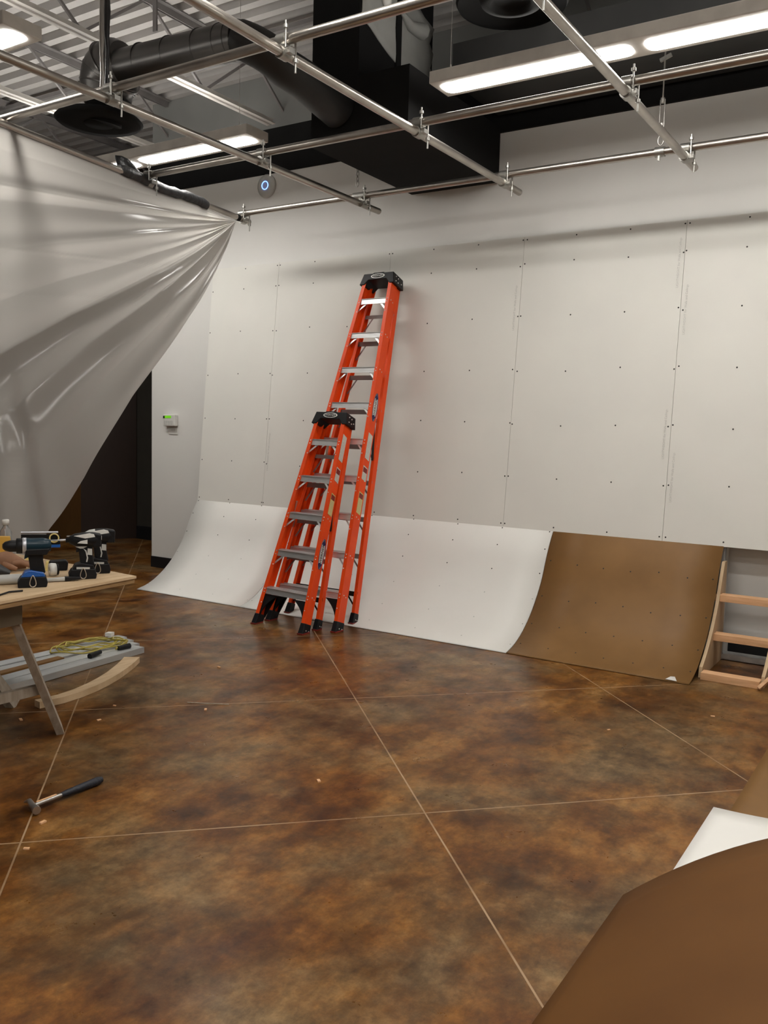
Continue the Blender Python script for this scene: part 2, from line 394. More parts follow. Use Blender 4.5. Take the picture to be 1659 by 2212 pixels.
pts += [(-3.66, 4.6, 3.74), (-3.65, 5.0, 3.67)]; m.tube(pts, [.118] * 9 + [.12, .13], 32); m.build('end_elbow', M['blackduct'], t)
QX, QY, QZ = -5.17, 4.24, 3.59
t = empty('ceiling_diffuser', (QX, QY, QZ), 'round black ceiling diffuser hanging under the spiral duct elbow', 'diffuser', 'round ceiling diffusers')
m = MB(); m.lathe((QX, QY, QZ), (0, 0, 1), [(0, .0), (.2, .0), (.28, .002), (.30, .018), (.28, .04), (.14, .05), (.13, .06)], 44); m.build('diffuser_plate', M['black'], t)
m = MB(); m.lathe((QX, QY, QZ - .006), (0, 0, 1), [(0, .0), (.10, .0), (.105, .006)], 40); m.build('inner_disc', M['black'], t)

# ------------------------------------------------------------------ linear light fixtures
def fixture(x0, x1, y, z, label, secs):
    t = empty('linear_light', ((x0 + x1) / 2, y, z), label, 'light fixture', 'long white pendant light fixtures')
    wd = .125
    m = MB(); m.box(x0, x1, y - wd, y + wd, z, z + .075)
    # chamfered rim look comes from a thin lip
    m.build('housing', M['fixture'], t, bevel=.006)
    for a, b in secs:
        rr = .05; out = []
        for cx_, cy_, a0 in ((b - rr, y + .075 - rr, 0), (a + rr, y + .075 - rr, 90), (a + rr, y - .075 + rr, 180), (b - rr, y - .075 + rr, 270)):
            for k in range(6):
                an = math.radians(a0 + k * 18); out.append((cx_ + rr * math.cos(an), cy_ + rr * math.sin(an)))
        MB().prism(out, (0, 0, z - .004), (1, 0, 0), (0, 1, 0), (0, 0, .003)).build('diffuser', M['down'], t)
    MB().box(x0 + .03, x1 - .03, y - .05, y + .05, z + .077, z + .082).build('uplight_slot', M['up'], t)
    for xx in (x0 + .12, x1 - .12):
        MB().tube([(xx, y - .07, z + .075), (xx, y - .07, DK)], .0018, 6).build('cable', M['chain'], t)
        MB().tube([(xx, y - .07, z + .073), (xx, y - .07, z + .11)], .006, 8).build('cable_gripper', M['chain'], t)
FZ = 3.66
def secs(x0, x1, d):
    out = []; n = int(round(abs(x1 - x0) / 1.27))
    L_ = (x1 - x0) / n
    return [(x0 + i * L_ + .04, x0 + (i + 1) * L_ - .04) for i in range(n)]
fixture(-2.88, -2.88 + 3.84, 5.02, FZ, 'long white pendant light fixture over the right half of the drywall', secs(-2.88, .96, 1))
fixture(-4.52 - 3.84, -4.52, 5.17, FZ, 'long white pendant light fixture left of the black duct boot', secs(-8.36, -4.52, 1))
fixture(-4.50 - 2.56, -4.50, 3.17, FZ, 'long white pendant light fixture cut off at the top left corner', secs(-7.06, -4.50, 1))
fixture(-2.88, .96, 3.0, FZ + .04, 'long white pendant light fixture overhead out of the picture', secs(-2.88, .96, 1))
fixture(-2.88, .96, 1.0, FZ, 'long white pendant light fixture above the camera', secs(-2.88, .96, 1))
fixture(-2.88, .96, -1.2, FZ, 'long white pendant light fixture behind the camera', secs(-2.88, .96, 1))

# ------------------------------------------------------------------ pipe grid
PR = .0241; ZQ, ZP = 3.30, 3.245
XP = [-5.17, -3.94, -2.742, -1.503]; YQ = [3.31, 4.551, 5.735]
def pipe(p0, p1, label):
    m = MB(); m.tube([p0, p1], PR, 20, cap=False)
    d = (V(p1) - V(p0)).normalized()
    for e, s in ((V(p0), 1), (V(p1), -1)):   # open ends
        x, y, a = frame(d * s)
        ri = [e + (x * math.cos(2 * PI * j / 20) + y * math.sin(2 * PI * j / 20)) * PR for j in range(20)]
        rj = [e + (x * math.cos(2 * PI * j / 20) + y * math.sin(2 * PI * j / 20)) * (PR - .004) for j in range(20)]
        rk = [q + a * .15 for q in rj]
        m.add(ri + rj + rk, [(j, (j + 1) % 20, 20 + (j + 1) % 20, 20 + j) for j in range(20)] + [(20 + j, 20 + (j + 1) % 20, 40 + (j + 1) % 20, 40 + j) for j in range(20)])
    return tag(m.build('grid_pipe', M['alu']), label, 'pipe', 'aluminium pipes of the hanging grid')
def P0(y_): return V((-5.17 + .1325 * (5.74 - y_), y_, 3.252))
pipe(P0(-1.5), P0(5.83), 'aluminium pipe that carries the plastic sheet, black tape bands at its end')
pipe((XP[1], -1.5, ZP), (XP[1] - .02, 6.0, ZP), 'aluminium pipe pointing at the wall, second from the plastic sheet')
pipe((XP[2], -1.5, ZP), (XP[2], 6.0, ZP), 'aluminium pipe pointing at the wall, passing under the black duct boot')
pipe((XP[3], -1.5, ZP), (XP[3], 5.98, ZP), 'aluminium pipe pointing at the wall, rightmost one crossing the long light')
pipe((-5.20, YQ[2], ZQ), (2.6, YQ[2], ZQ), 'aluminium cross pipe nearest the back wall')
pipe((-5.06, YQ[1], ZQ), (2.6, YQ[1], ZQ), 'middle aluminium cross pipe, under the light fixtures')
pipe((-6.0, YQ[0], ZQ), (2.6, YQ[0], ZQ), 'aluminium cross pipe nearest the camera, below the spiral duct')

def clamp_proto(loc, label):
    t = empty('pipe_clamp', loc, label, 'clamp', 'zinc swivel clamps of the pipe grid'); x, y, z = loc
    m = MB(); m.tube([(x - .028, y, ZQ), (x + .028, y, ZQ)], PR + .007, 20); m.box(x - .02, x + .02, y + .028, y + .055, ZQ - .012, ZQ + .012); m.build('upper_jaw', M['clamp'], t)
    m = MB(); m.tube([(x, y - .028, ZP), (x, y + .028, ZP)], PR + .007, 20); m.box(x + .028, x + .055, y - .02, y + .02, ZP - .012, ZP + .012); m.build('lower_jaw', M['clamp'], t)
    MB().tube([(x + .042, y - .035, ZQ - .05), (x + .042, y - .035, ZQ + .07)], .0048, 8).build('bolt', M['clamp'], t)
    MB().tube([(x + .05, y + .03, ZP - .09), (x + .05, y + .03, ZP + .05)], .0048, 8).build('bolt', M['clamp'], t)
    MB().tube([(x + .05, y + .03, ZP - .045), (x + .05, y + .03, ZP - .028)], .013, 6).build('nut', M['clamp'], t)
    MB().tube([(x + .042, y - .035, ZQ + .035), (x + .042, y - .035, ZQ + .05)], .013, 6).build('nut', M['clamp'], t)
    return t
cl = []
for j, yy in enumerate(YQ):
    for i, xx in enumerate(XP):
        if i == 0 and j == 0: continue
        where = ['the nearest cross pipe', 'the middle cross pipe', 'the wall side cross pipe'][j]
        who = ['the sheet carrying pipe', 'the pipe second from the sheet', 'the pipe under the duct boot', 'the rightmost pipe'][i]
        lb = 'zinc clamp joining %s to %s' % (who, where)
        xo = P0(yy).x if i == 0 else xx; loc = V((xo, yy, ZP))
        if not cl: p = clamp_proto(loc, lb)
        else:
            p = copy_tree(cl[0]); p.location = loc; p['label'] = lb
        cl.append(p)

# hangers
def link_ring(m, c, r1, h, wr, rot):
    pts = []
    for k in range(14):
        a = 2 * PI * k / 14; pts.append(V((r1 * math.cos(a) * math.cos(rot), r1 * math.cos(a) * math.sin(rot), h * math.sin(a))) + V(c))
    m.tube(pts, wr, 6, closed=True)
t = empty('chain_hanger', (-3.99, 5.735, 3.33), 'short steel chain holding the wall side pipe by the duct boot', 'chain')
m = MB()
for k in range(17): link_ring(m, (-3.99, 5.735, 3.40 + k * .036), .012, .024, .004, (k % 2) * PI / 2)
m.build('chain_links', M['chain'], t)
MB().tube([(-4.02, 5.735, 3.30), (-3.96, 5.735, 3.30)], PR + .007, 16).build('collar', M['clamp'], t)
MB().tube([(-3.99, 5.735, 4.0), (-3.99, 5.735, DK)], .006, 8).build('rod', M['chain'], t)
t = empty('turnbuckle_hanger', (-1.66, 5.735, 3.33), 'steel turnbuckle and shackle holding the wall side pipe at right', 'turnbuckle')
MB().tube([(-1.69, 5.735, 3.30), (-1.63, 5.735, 3.30)], PR + .008, 16).build('collar', M['clamp'], t)
MB().tube([(-1.66, 5.71, 3.24), (-1.66, 5.71, 3.27)], .009, 8).build('bolt', M['clamp'], t)
m = MB(); link_ring(m, (-1.66, 5.735, 3.37), .018, .03, .005, 0); m.build('shackle', M['chain'], t)
MB().tube([(-1.66, 5.735, 3.39), (-1.66, 5.735, 3.46)], .005, 8).build('eye_bolt', M['chain'], t)
m = MB()
for s in (-1, 1): m.tube([(-1.66 + s * .014, 5.735, 3.45), (-1.66 + s * .014, 5.735, 3.62)], .004, 6)
m.tube([(-1.66, 5.735, 3.445), (-1.66, 5.735, 3.475)], .014, 8); m.tube([(-1.66, 5.735, 3.60), (-1.66, 5.735, 3.63)], .014, 8); m.build('body', M['chain'], t)
MB().tube([(-1.66, 5.735, 3.62), (-1.66, 5.735, 3.88), (-1.655, 5.735, 4.1)], .006, 8).build('rod', M['chain'], t)
MB().beam((-1.69, 5.735, 3.86), (-1.62, 5.735, 3.885), .02, .02, (0, 1, 0)).build('beam_clip', M['clamp'], t)
for xx, yy, lb, mm in ((-3.99, 3.33, 'black wrapped hanger rod dropping in front of the duct elbow', 'blackcloth'), (-4.07, 3.36, 'thin taped cable beside the black hanger rod', 'chain')):
    pts = [(xx + rnd.uniform(-.006, .006), yy, 3.32 + k * .1) for k in range(13)]
    tag(MB().tube(pts, [.012 + rnd.uniform(-.004, .006) for _ in pts], 8).build('hanger_rod', M[mm]), lb, 'hanger')
tag(MB().beam((-4.62, 4.25, 4.10), (-4.62, 4.25, DK), .035, .012).build('duct_hanger', M['steel']), 'grey strap hanger holding the spiral duct', 'hanger')

# wrapping and tape on the sheet pipe
o = tag(MB().tube([P0(y_) + V((-.01, 0, .01 * math.sin(y_ * 9))) for y_ in [4.25 + .066 * i for i in range(16)]],
                  [.034 + .011 * abs(math.sin(i * 1.9)) for i in range(16)], 14).build('black_wrapping', M['blackcloth']), 'black cloth wound around the sheet carrying pipe', 'cloth')
m = MB().grid(lambda i, j: (-5.01 - .01 * i + .01 * math.sin(i + j), 4.25 + .06 * i, 3.26 + .02 * j * (1 + .3 * math.sin(i * .9)) * (1 - i / 11)), 10, 6, thick=(.004, 0, 0))
tag(m.build('black_flap', M['blackcloth']), 'black cloth bunched on the pipe below the left light', 'cloth')
for a, b, lb in ((5.64, 5.68, 'black tape band farther from the pipe end'), (5.72, 5.765, 'black tape band next to the pipe end')):
    tag(MB().tube([P0(a), P0(b)], PR + .002, 20).build('tape_band', M['black']), lb, 'tape', 'black tape bands')

# ------------------------------------------------------------------ drywall
PB = V((0, 6.170, .775)); PT = V((0, 6.367, 3.012)); PU = (PT - PB); PL = PU.length; PU.normalize(); PN = V((1, 0, 0)).cross(PU); PN = -PN if PN.y > 0 else PN
seams = [-6.11, -5.285, -4.066, -2.847, -1.628, -.409, .81]
scr = None
dl = ['narrow white drywall sheet at the far left by the keypad wall', 'white drywall sheet just left of the ladders', 'white drywall sheet behind the tall orange ladder',
      'white drywall sheet above the wide white curved board, right of the ladders', 'white drywall sheet above the brown curved board', 'white drywall sheet at the right edge over the open framing']
for k in range(6):
    x0, x1 = seams[k] + .0012, seams[k + 1] - .0012
    t = empty('drywall_sheet', ((x0 + x1) / 2, PB.y, PB.z), dl[k], 'drywall', 'drywall sheets screwed to the wall')
    c = PB + PU * PL / 2 - PN * .0065 + V(((x0 + x1) / 2, 0, 0))
    MB().obox(c, V(((x1 - x0) / 2, 0, 0)), PU * PL / 2, PN * .0063).build('panel', M['drywall'], t)
    xs = [x1 - .014] if k == 0 else [x0 + .014, x0 + .41, x0 + .82, x1 - .014]
    if k == 0: xs = [x0 + .02, x0 + .41, x1 - .014]
    for xi, x in enumerate(xs):
        for d in (.025, .22, .62, 1.03, 1.44, 1.85, 2.215):
            if xi in (1, 2) and k and rnd.random() < .06: continue
            dx = rnd.uniform(-.007, .007); dz = rnd.uniform(-.012, .012)
            p = PB + PU * (PL - d + (dz if d > .1 and d < 2.2 else 0)) + V((x + dx, 0, 0))
            if scr is None:
                m = MB(); m.lathe((0, 0, 0), PN, [(0, .0012), (.0045, .0012), (.006, 0)], 8)
                so = m.build('screw', M['screw'], t, local=True); scr = so.data; q = so
            else:
                q = bpy.data.objects.new('screw', scr); COL.objects.link(q); q.parent = t
            q.location = p - ORG[t]
def print_line(x, d, txt, parent, size=.022):
    p = PB + PU * d + V((x, 0, 0)) + PN * .0008
    text_mb(txt, size, p, PU, V((-1, 0, 0)), 0).build('printed_text', M['pencil'], parent)
sheets = [o for o in bpy.data.objects if o.name.startswith('drywall_sheet')]
def sh(k): return next(o for o in sheets if o['label'] == dl[k])
TX = 'LIGHTWEIGHT for Walls and Ceilings'
print_line(-1.628 - .035, 1.95, TX, sh(4)); print_line(-1.628 + .035, 1.62, TX, sh(5)); print_line(-1.628 - .04, .75, TX, sh(4)); print_line(-1.628 + .035, .45, TX, sh(5))
print_line(-5.285 + .03, .5, TX, sh(1)); print_line(-2.847 - .04, 1.7, TX, sh(3))

# ------------------------------------------------------------------ curved boards
def arc(d, off=0):   # d 0..1 along the quarter curve, returns (y,z)
    PTS = [(5.400, .003), (5.52, .032), (5.64, .086), (5.775, .182), (5.89, .302), (5.985, .435), (6.062, .60), (6.125, .71), (6.186, .80)]
    q = d * (len(PTS) - 1); i = min(int(q), len(PTS) - 2); fr = q - i
    def P(j): return V((0,) + PTS[max(0, min(len(PTS) - 1, j))])
    a, b, c_, e = P(i - 1), P(i), P(i + 1), P(i + 2)
    v = .5 * ((2 * b) + (c_ - a) * fr + (2 * a - 5 * b + 4 * c_ - e) * fr * fr + (3 * b - a - 3 * c_ + e) * fr ** 3)
    if off:
        w1 = arc(min(1, d + .01)); w0 = arc(max(0, d - .01)); tt = (w1 - w0).normalized(); v = v + V((0, tt.z, -tt.y)) * off
    return v
def curved_board(x0, x1, m_, label, rows, cols, off=0, grp='curved boards along the foot of the wall'):
    t = empty('curved_board', ((x0 + x1) / 2, 5.4, 0), label, 'board', grp)
    nu = max(3, int((x1 - x0) / .3) + 1)
    mb = MB().grid(lambda i, j: arc(j / 28) + V((x0 + (x1 - x0) * i / (nu - 1), 0, 0)), nu, 29, thick=lambda v: V((0, .004, -.002)))
    mb.build('panel', M[m_], t)
    for rr in rows:
        for cc in cols:
            d_ = min(.99, max(.01, rr + rnd.uniform(-.008, .008))); p = arc(d_) + V((x0 + (x1 - x0) * cc, 0, 0))
            tt = (arc(min(1, d_ + .01)) - arc(d_ - .01)).normalized(); nn = V((0, -tt.z, tt.y))
            m = MB(); m.lathe((0, 0, 0), nn, [(0, .0012), (.004, .0012), (.0052, 0)], 8)
            q = m.build('screw', M['screw'] if m_ != 'whiteboard' or rr > .5 else M['lightgrey'], t, local=True); q.location = p - ORG[t] + nn * .0005
    return t
rows = (.14, .33, .5, .66, .8, .955)
curved_board(-6.105, -4.872, 'whiteboard', 'narrower white curved board at the left end of the ramp', rows, (.012, .34, .66, .985))
curved_board(-4.868, -2.437, 'whiteboard', 'wide white curved board under the ladders, ending at the brown board', rows, (.01, .17, .33, .5, .67, .83, .99))
bb = curved_board(-2.433, -1.216, 'hardboard', 'bare brown hardboard curved board at the right of the ramp', (.16, .34, .52, .72), (.03, .2, .36, .52, .68, .84, .975))
q = MB().prism([(0, 0), (.07, -.004), (.045, .05), (.02, .045)], arc(.02) + V((-1.36, -.002, .004)), (1, 0, 0), (0, .95, .22), (0, -.001, .002)).build('torn_patch', M['white'], bb); q['label'] = 'small torn white patch'

# framing visible at right
for x, lb in ((-1.212, 'curved plywood rib right beside the brown curved board'), (-.845, 'curved plywood rib at the right edge of the picture')):
    out = [(arc(.22 + .62 * k / 20).y + .022, arc(.22 + .62 * k / 20).z - .004) for k in range(21)]
    out += [(6.20, out[-1][1]), (6.20, .0), (5.62, 0)]
    tag(MB().prism(out, (x, 0, 0), (0, 1, 0), (0, 0, 1), (.02, 0, 0)).build('plywood_rib', M['ply']), lb, 'rib', 'curved plywood ribs')
for y_, z_, x1, lb in ((6.03, .425, .3, 'pine rail of the open framing, top one'), (5.905, .185, .3, 'pine rail of the open framing, middle one with a knot'), (5.575, .0, -.845, 'pine rail of the open framing, lying on the floor')):
    x0 = -1.235 if z_ else -1.19
    tag(MB().box(x0, x1, y_, y_ + .088, z_, z_ + .045).build('pine_rail', M['lumber'], bevel=.002), lb, 'lumber', 'pine rails of the open framing')
t = empty('metal_stud', (-1.22, 6.25, 0), 'upright galvanised stud beside the brown curved board', 'stud')
MB().box(-1.25, -1.205, 6.205, 6.209, 0, .9).build('front_flange', M['galv'], t)
MB().box(-1.208, -1.204, 6.205, 6.295, 0, .9).build('web', M['galv'], t)
MB().box(-1.25, -1.205, 6.291, 6.295, 0, .9).build('rear_flange', M['galv'], t)
t = empty('metal_track', (-.2, 6.22, 0), 'galvanised floor track of the open framing', 'track')
MB().box(-1.25, 1.2, 6.19, 6.29, 0, .004).build('web', M['galv'], t)
MB().box(-1.2, 1.2, 6.19, 6.193, 0, .04).build('front_flange', M['galv'], t); MB().box(-1.2, 1.2, 6.287, 6.29, 0, .04).build('rear_flange', M['galv'], t)
tag(MB().beam((-.845, 5.55, .012), (-.77, 5.60, .10), .02, .03).build('wood_block', M['lumber']), 'splintered pine offcut at the right edge by the rib', 'lumber')

# ------------------------------------------------------------------ foreground sheets
def fg(name, x0, x1, y0, y1, zf, m_, label, skew=0):
    def P(i, j):
        y_ = y0 + (y1 - y0) * i / 14; dx = (x1 - x0) * j / 28
        return (x0 + dx + skew * (y_ - y0), y_, zf(dx) + .004)
    tag(MB().grid(P, 15, 29, thick=(0, 0, -.0035)).build(name, M[m_]), label, 'board', 'loose boards in the foreground')
fg('loose_board', -.632, .9, 3.2, 5.6, lambda d: .03 * d * d, 'hardboard', 'flat brown board lying farthest back in the right foreground', .004)
fg('loose_board', -.687, .8, 2.2, 3.605, lambda d: .014 + .16 * d * d if d < 3 else 0, 'whiteboard', 'white board lying between two brown boards in the right foreground', 0)
fg('loose_board', -.778, .75, .7, 2.744, lambda d: max(.0, .93 * d - .45 * d * d), 'darkboard', 'large dark brown board bowed upward in the right foreground corner', -.004)

# ------------------------------------------------------------------ plastic sheet
def sheet():
    C0 = V((-5.155, 5.635, 3.215))
    def tm(rr):
        pts = [(0, 62), (.56, 57.4), (1.1, 53.4), (1.67, 51.5), (1.95, 50.6), (2.7, 50.4), (3.2, 49.1), (4.2, 47), (6, 44)]
        for a, b in zip(pts, pts[1:]):
            if rr <= b[0]: return math.radians(a[1] + (b[1] - a[1]) * (rr - a[0]) / (b[0] - a[0]))
        return math.radians(44)
    NU, NV = 340, 110
    def ridge(x, w_): return math.exp(-(x / w_) ** 2)
    def P(i, j):
        th0 = i / (NU - 1)
        a_end = th0 * math.radians(50)
        rmax = min(4.6 / max(.02, math.cos(a_end)), 3.20 / max(.02, math.sin(a_end)) if a_end > .02 else 99)
        rr = rmax * (j / (NV - 1)) ** 1.3 + .004
        th = th0 * tm(rr)
        y_ = C0.y - rr * math.cos(th); z_ = C0.z - rr * math.sin(th)
        z_ += .055 * (1 - th0) * min(1, rr / 2.4)
        a = th0
        near = min(1, rr / .25)
        x_ = -5.155 + .1325 * (5.635 - y_)
        fade = 1 / (1 + (rr / 1.9) ** 2)
        amp = .020 * near * fade * min(1, th0 * 10) * rr ** .35
        x_ += amp * (.8 * math.sin(a * 19 + 2.2 * math.sin(a * 7)) + .9 * abs(math.sin(a * 24 + 1.3)) + .5 * math.sin(a * 71 + 2) * math.exp(-rr / 1.3) + .3 * math.sin(a * 117 + 1) * math.exp(-rr / .7))
        # tension fold from the pipe end down to the gather: the sheet dips back to it, then swells forward below it
        cen = .60 + .05 * math.exp(-rr / 1.2); kk = .26 * min(1, rr / 2.6)
        if a < cen: q_ = a / cen; x_ -= kk * (q_ ** 1.6)
        else: x_ -= kk * (1 - (a - cen) / (1 - cen)) ** 1.4
        x_ += .05 * near * ridge(a - cen - .05, .03 + .02 * rr / 3) * min(1, rr / 1.2)
        x_ += .05 * near * ridge(a - cen - .2, .06) * min(1, rr / .8) * fade
        x_ += .05 * near * ridge(a - .34, .03) * fade + .04 * near * ridge(a - .17, .02) * fade
        hh = max(0, min(1, (1.95 - z_) / 1.2))
        x_ += .09 * hh * ridge(y_ - 3.45 + .03 * z_, .07) - .05 * hh * ridge(y_ - 3.25, .10) + .02 * hh * math.sin(y_ * 9)
        x_ += .03 * math.sin(y_ * 2.1 + z_ * 1.3) * min(1, rr / 1.5) * th0
        for k_, w_ in ((2.62, .006), (2.36, .006), (2.98, .005)):
            x_ += .004 * ridge(z_ - k_ - .11 * (y_ - 4), w_) * min(1, rr)
        return (x_, y_, max(.005, z_))
    o = MB().grid(P, NU, NV).build('plastic_sheet', M['plastic'])
    tag(o, 'translucent milky plastic sheet hanging from the left pipe, gathered at its end', 'plastic sheet')
sheet()

# ------------------------------------------------------------------ wall devices
t = empty('alarm_keypad', (-6.69, W, 1.48), 'white alarm keypad with green display on the wall', 'keypad')
MB().box(-6.78, -6.61, W - .045, W, 1.487, 1.603).build('housing', M['white'], t, bevel=.006)
MB().box(-6.755, -6.665, W - .047, W - .044, 1.567, 1.592).build('display', M['lcd'], t)
MB().box(-6.778, -6.757, W - .047, W - .044, 1.565, 1.59).build('logo_window', M['black'], t)
m = MB()
for a in range(5):
    for b in range(3): m.box(-6.76 + a * .025, -6.745 + a * .025, W - .0475, W - .044, 1.50 + b * .015, 1.509 + b * .015)
m.build('keys', M['lightgrey'], t)
t = empty('wall_plate', (-6.68, W, 1.40), 'small white blank plate under the keypad', 'wall plate')
MB().box(-6.742, -6.612, W - .006, W, 1.402, 1.468).build('plate', M['white'], t, bevel=.002)
m = MB()
for a in range(2): m.box(-6.71, -6.645, W - .0075, W - .005, 1.44 + a * .012, 1.446 + a * .012)
m.build('printed_text', M['lightgrey'], t)
t = empty('wireless_access_point', (-5.463, W, 3.62), 'round white wireless access point with blue glowing ring high on the wall', 'access point')
m = MB(); m.lathe((-5.463, W, 3.722), (0, -1, 0), [(.105, 0), (.107, .012), (.10, .024), (.07, .033), (0, .036)], 40); m.build('disc', M['lightgrey'], t)
pts = [(-5.463 + .036 * math.cos(2 * PI * k / 40), W - .037, 3.722 + .036 * math.sin(2 * PI * k / 40)) for k in range(40)]
MB().tube(pts, .003, 6, closed=True).build('light_ring', M['ring'], t)

# ------------------------------------------------------------------ ladders
def ladder(label, FL, FR, TL, TR, RL, RR, backoff, nst, cap_s, step0, web, extras):
    FL, FR, TL, TR, RL, RR = map(V, (FL, FR, TL, TR, RL, RR))
    base = (FL + FR + RL + RR) / 4; base.z = 0
    t = empty('step_ladder', base, label, 'ladder', 'orange step ladders leaning together')
    Fm, Tm = (FL + FR) / 2, (TL + TR) / 2
    a = (Tm - Fm).normalized(); wv = (TR - TL); wv = (wv - a * wv.dot(a)).normalized(); nf = wv.cross(a)  # faces the camera
    if nf.y > 0: nf = -nf
    L_ = (Tm - Fm).length
    def rail(p0, p1, side, wb, nm, fl=.032):
        ax = (p1 - p0).normalized(); s_ = wv * side; s_ = (s_ - ax * s_.dot(ax)).normalized(); b_ = -nf; b_ = (b_ - ax * b_.dot(ax)).normalized()
        m = MB(); th = .004
        out = [(0, 0), (0, wb), (-fl, wb), (-fl, wb - th), (-th, wb - th), (-th, th), (-fl, th), (-fl, 0)]
        m.prism(out, p0, s_, b_, p1 - p0); o = m.build(nm, M['orange'], t); return o, s_, b_, ax
    railR = rail(FR, TR, 1, web, 'front_rail'); railL = rail(FL, TL, -1, web, 'front_rail')
    rt = Tm - nf * backoff
    RTL = TL - nf * backoff + (TR - TL) * .03; RTR = TR - nf * backoff - (TR - TL) * .03
    rw = web * .62
    rail(RR, RTR, 1, rw, 'rear_rail', .028); rail(RL, RTL, -1, rw, 'rear_rail', .028)
    # steps
    for i in range(1, nst + 1):
        s_ = (step0 + (i - 1) * .3048) / L_
        pl = FL.lerp(TL, s_) + V((.006, 0, 0)); pr_ = FR.lerp(TR, s_) - V((.006, 0, 0))
        c = (pl + pr_) / 2; hw = (pr_ - pl) / 2; back_ = V((0, 1, 0)) * (web * .98)
        m = MB()
        m.obox(c + back_ / 2 + V((0, 0, -.002)), hw, back_ / 2, V((0, 0, .002)))
        m.obox(c + V((0, .002, -.022)), hw, V((0, .002, 0)), V((0, .006, .022)))
        m.obox(c + back_ + V((0, -.002, -.008)), hw, V((0, .002, 0)), V((0, 0, .008)))
        for k in range(5): m.obox(c + back_ * (.1 + .2 * k) + V((0, 0, .001)), hw * .99, V((0, .003, 0)), V((0, 0, .0015)))
        st = m.build('step', M['step'], t)
        for sd, pe in ((1, pl), (-1, pr_)):
            if i == 1: continue
            MB().beam(pe + V((sd * .075, .004, -.042)), pe + V((sd * .004, -.030, -.115)) + V((-sd * .012, 0, 0)), .014, .003, wv).build('step_brace', M['step'], t)
        # rivets on the rail flanges
        m = MB()
        for pe, sd in ((FL.lerp(TL, s_), 1), (FR.lerp(TR, s_), -1)):
            for q in (-.008, -.032):
                m.lathe(pe + a * q + wv * sd * .016, nf, [(0, .003), (.0035, .003), (.005, 0)], 8)
            m.lathe(pe + a * (-.115) + wv * sd * .016, nf, [(0, .003), (.0035, .003), (.005, 0)], 8)
        m.lathe(FR.lerp(TR, s_) - nf * .03 + a * -.01, wv, [(0, .003), (.004, .003), (.0055, 0)], 8)
        m.lathe(FR.lerp(TR, s_) - nf * .06 + a * -.02, wv, [(0, .003), (.004, .003), (.0055, 0)], 8)
        m.build('rivets', M['rivet'], t)
        # rear cross bars
        s2 = (step0 + (i - 1) * .3048 - (.06 if i < nst else .12)) / L_
        ql = RL.lerp(RTL, s2); qr = RR.lerp(RTR, s2); h = V((0, .05, .9)).normalized()
        MB().obox((ql + qr) / 2 + V((0, .012, 0)), (qr - ql) / 2, V((0, .002, 0)), h * (.019 if i < nst else .015)).build('rear_bar', M['rearbar'] if i > 1 else M['blackplastic'], t)
        for sd, pe in ((1, ql), (-1, qr)):
            MB().beam(pe + V((sd * .10, .014, -.01)), pe + V((sd * .004, .010, -.13)), .014, .003, V((0, 0, 1)) + wv).build('rear_brace', M['rearbar'] if i > 1 else M['blackplastic'], t)
    for sd, fa, fb, ra, rb in ((-1, FL, TL, RL, RTL), (1, FR, TR, RR, RTR)):
        q0 = fa.lerp(fb, .60) - wv * sd * .012 - nf * .07; q1 = ra.lerp(rb, .46) - wv * sd * .012 + nf * .01
        MB().beam(q0, q1, .028, .004, nf).build('spreader_bar', M['brass'] if sd < 0 else M['blackplastic'], t)
    # black gussets below the lowest step
    s1 = step0 / L_
    for sd, p0, p1 in ((1, FL, TL), (-1, FR, TR)):
        top = p0.lerp(p1, s1) - a * .045; ll = (top - p0).length
        out = [(0, 0), (0, -ll + .06), (.012, -ll + .06)] + [(.012 + .115 * (k / 8) ** 2.2, -ll + .06 + (ll - .07) * (k / 8)) for k in range(1, 9)] + [(.15, 0)]
        MB().prism(out, top + wv * sd * .008 - nf * .012, wv * sd, a, -nf * .012).build('foot_gusset', M['blackplastic'], t)
        MB().prism([(0, 0), (0, -ll + .07), (.012, -ll + .07), (.075, 0)], top + wv * sd * .008 - nf * .075, wv * sd, a, -nf * .01).build('foot_gusset', M['blackplastic'], t)
    # boots
    def boot(p0, p1, sd, wb, nm='foot'):
        ax = (p1 - p0).normalized(); b_ = -nf
        m = MB(); o_ = p0 - ax * .002
        lo = .012
        v0 = [o_ + wv * sd * (.007) + b_ * -.012, o_ + wv * sd * (.007) + b_ * (wb + .006), o_ - wv * sd * .04 + b_ * (wb + .006), o_ - wv * sd * .04 + b_ * -.012]
        v0 = [V((p.x, p.y, max(p0.z + .0, p0.z))) for p in v0]
        up = o_ + ax * .088
        v1 = [up + wv * sd * .004 + b_ * -.003, up + wv * sd * .004 + b_ * (wb + .002), up - wv * sd * .034 + b_ * (wb + .002), up - wv * sd * .034 + b_ * -.003]
        m.add(v0 + v1, [(0, 1, 2, 3), (4, 5, 6, 7), (0, 1, 5, 4), (1, 2, 6, 5), (2, 3, 7, 6), (3, 0, 4, 7)])
        bo = m.build(nm, M['blackplastic'], t, bevel=.004)
        c_ = (v0[0] + v0[1] + v0[2] + v0[3]) / 4
        m = MB(); m.add([v + V((0, 0, -.0)) for v in v0] + [v + V((0, 0, .010)) + (v - c_) * .04 for v in v0], [(0, 1, 2, 3), (4, 5, 6, 7), (0, 1, 5, 4), (1, 2, 6, 5), (2, 3, 7, 6), (3, 0, 4, 7)])
        ORG[bo] = ORG[t]; m.build('sole', M['red'], bo)
        if sd > 0:
            for q in (.3, .7): MB().lathe(p0 + ax * .035 + wv * .0075 + b_ * (wb * q), wv, [(0, .002), (.004, .002), (.005, 0)], 8).build('rivet', M['rivet'], bo)
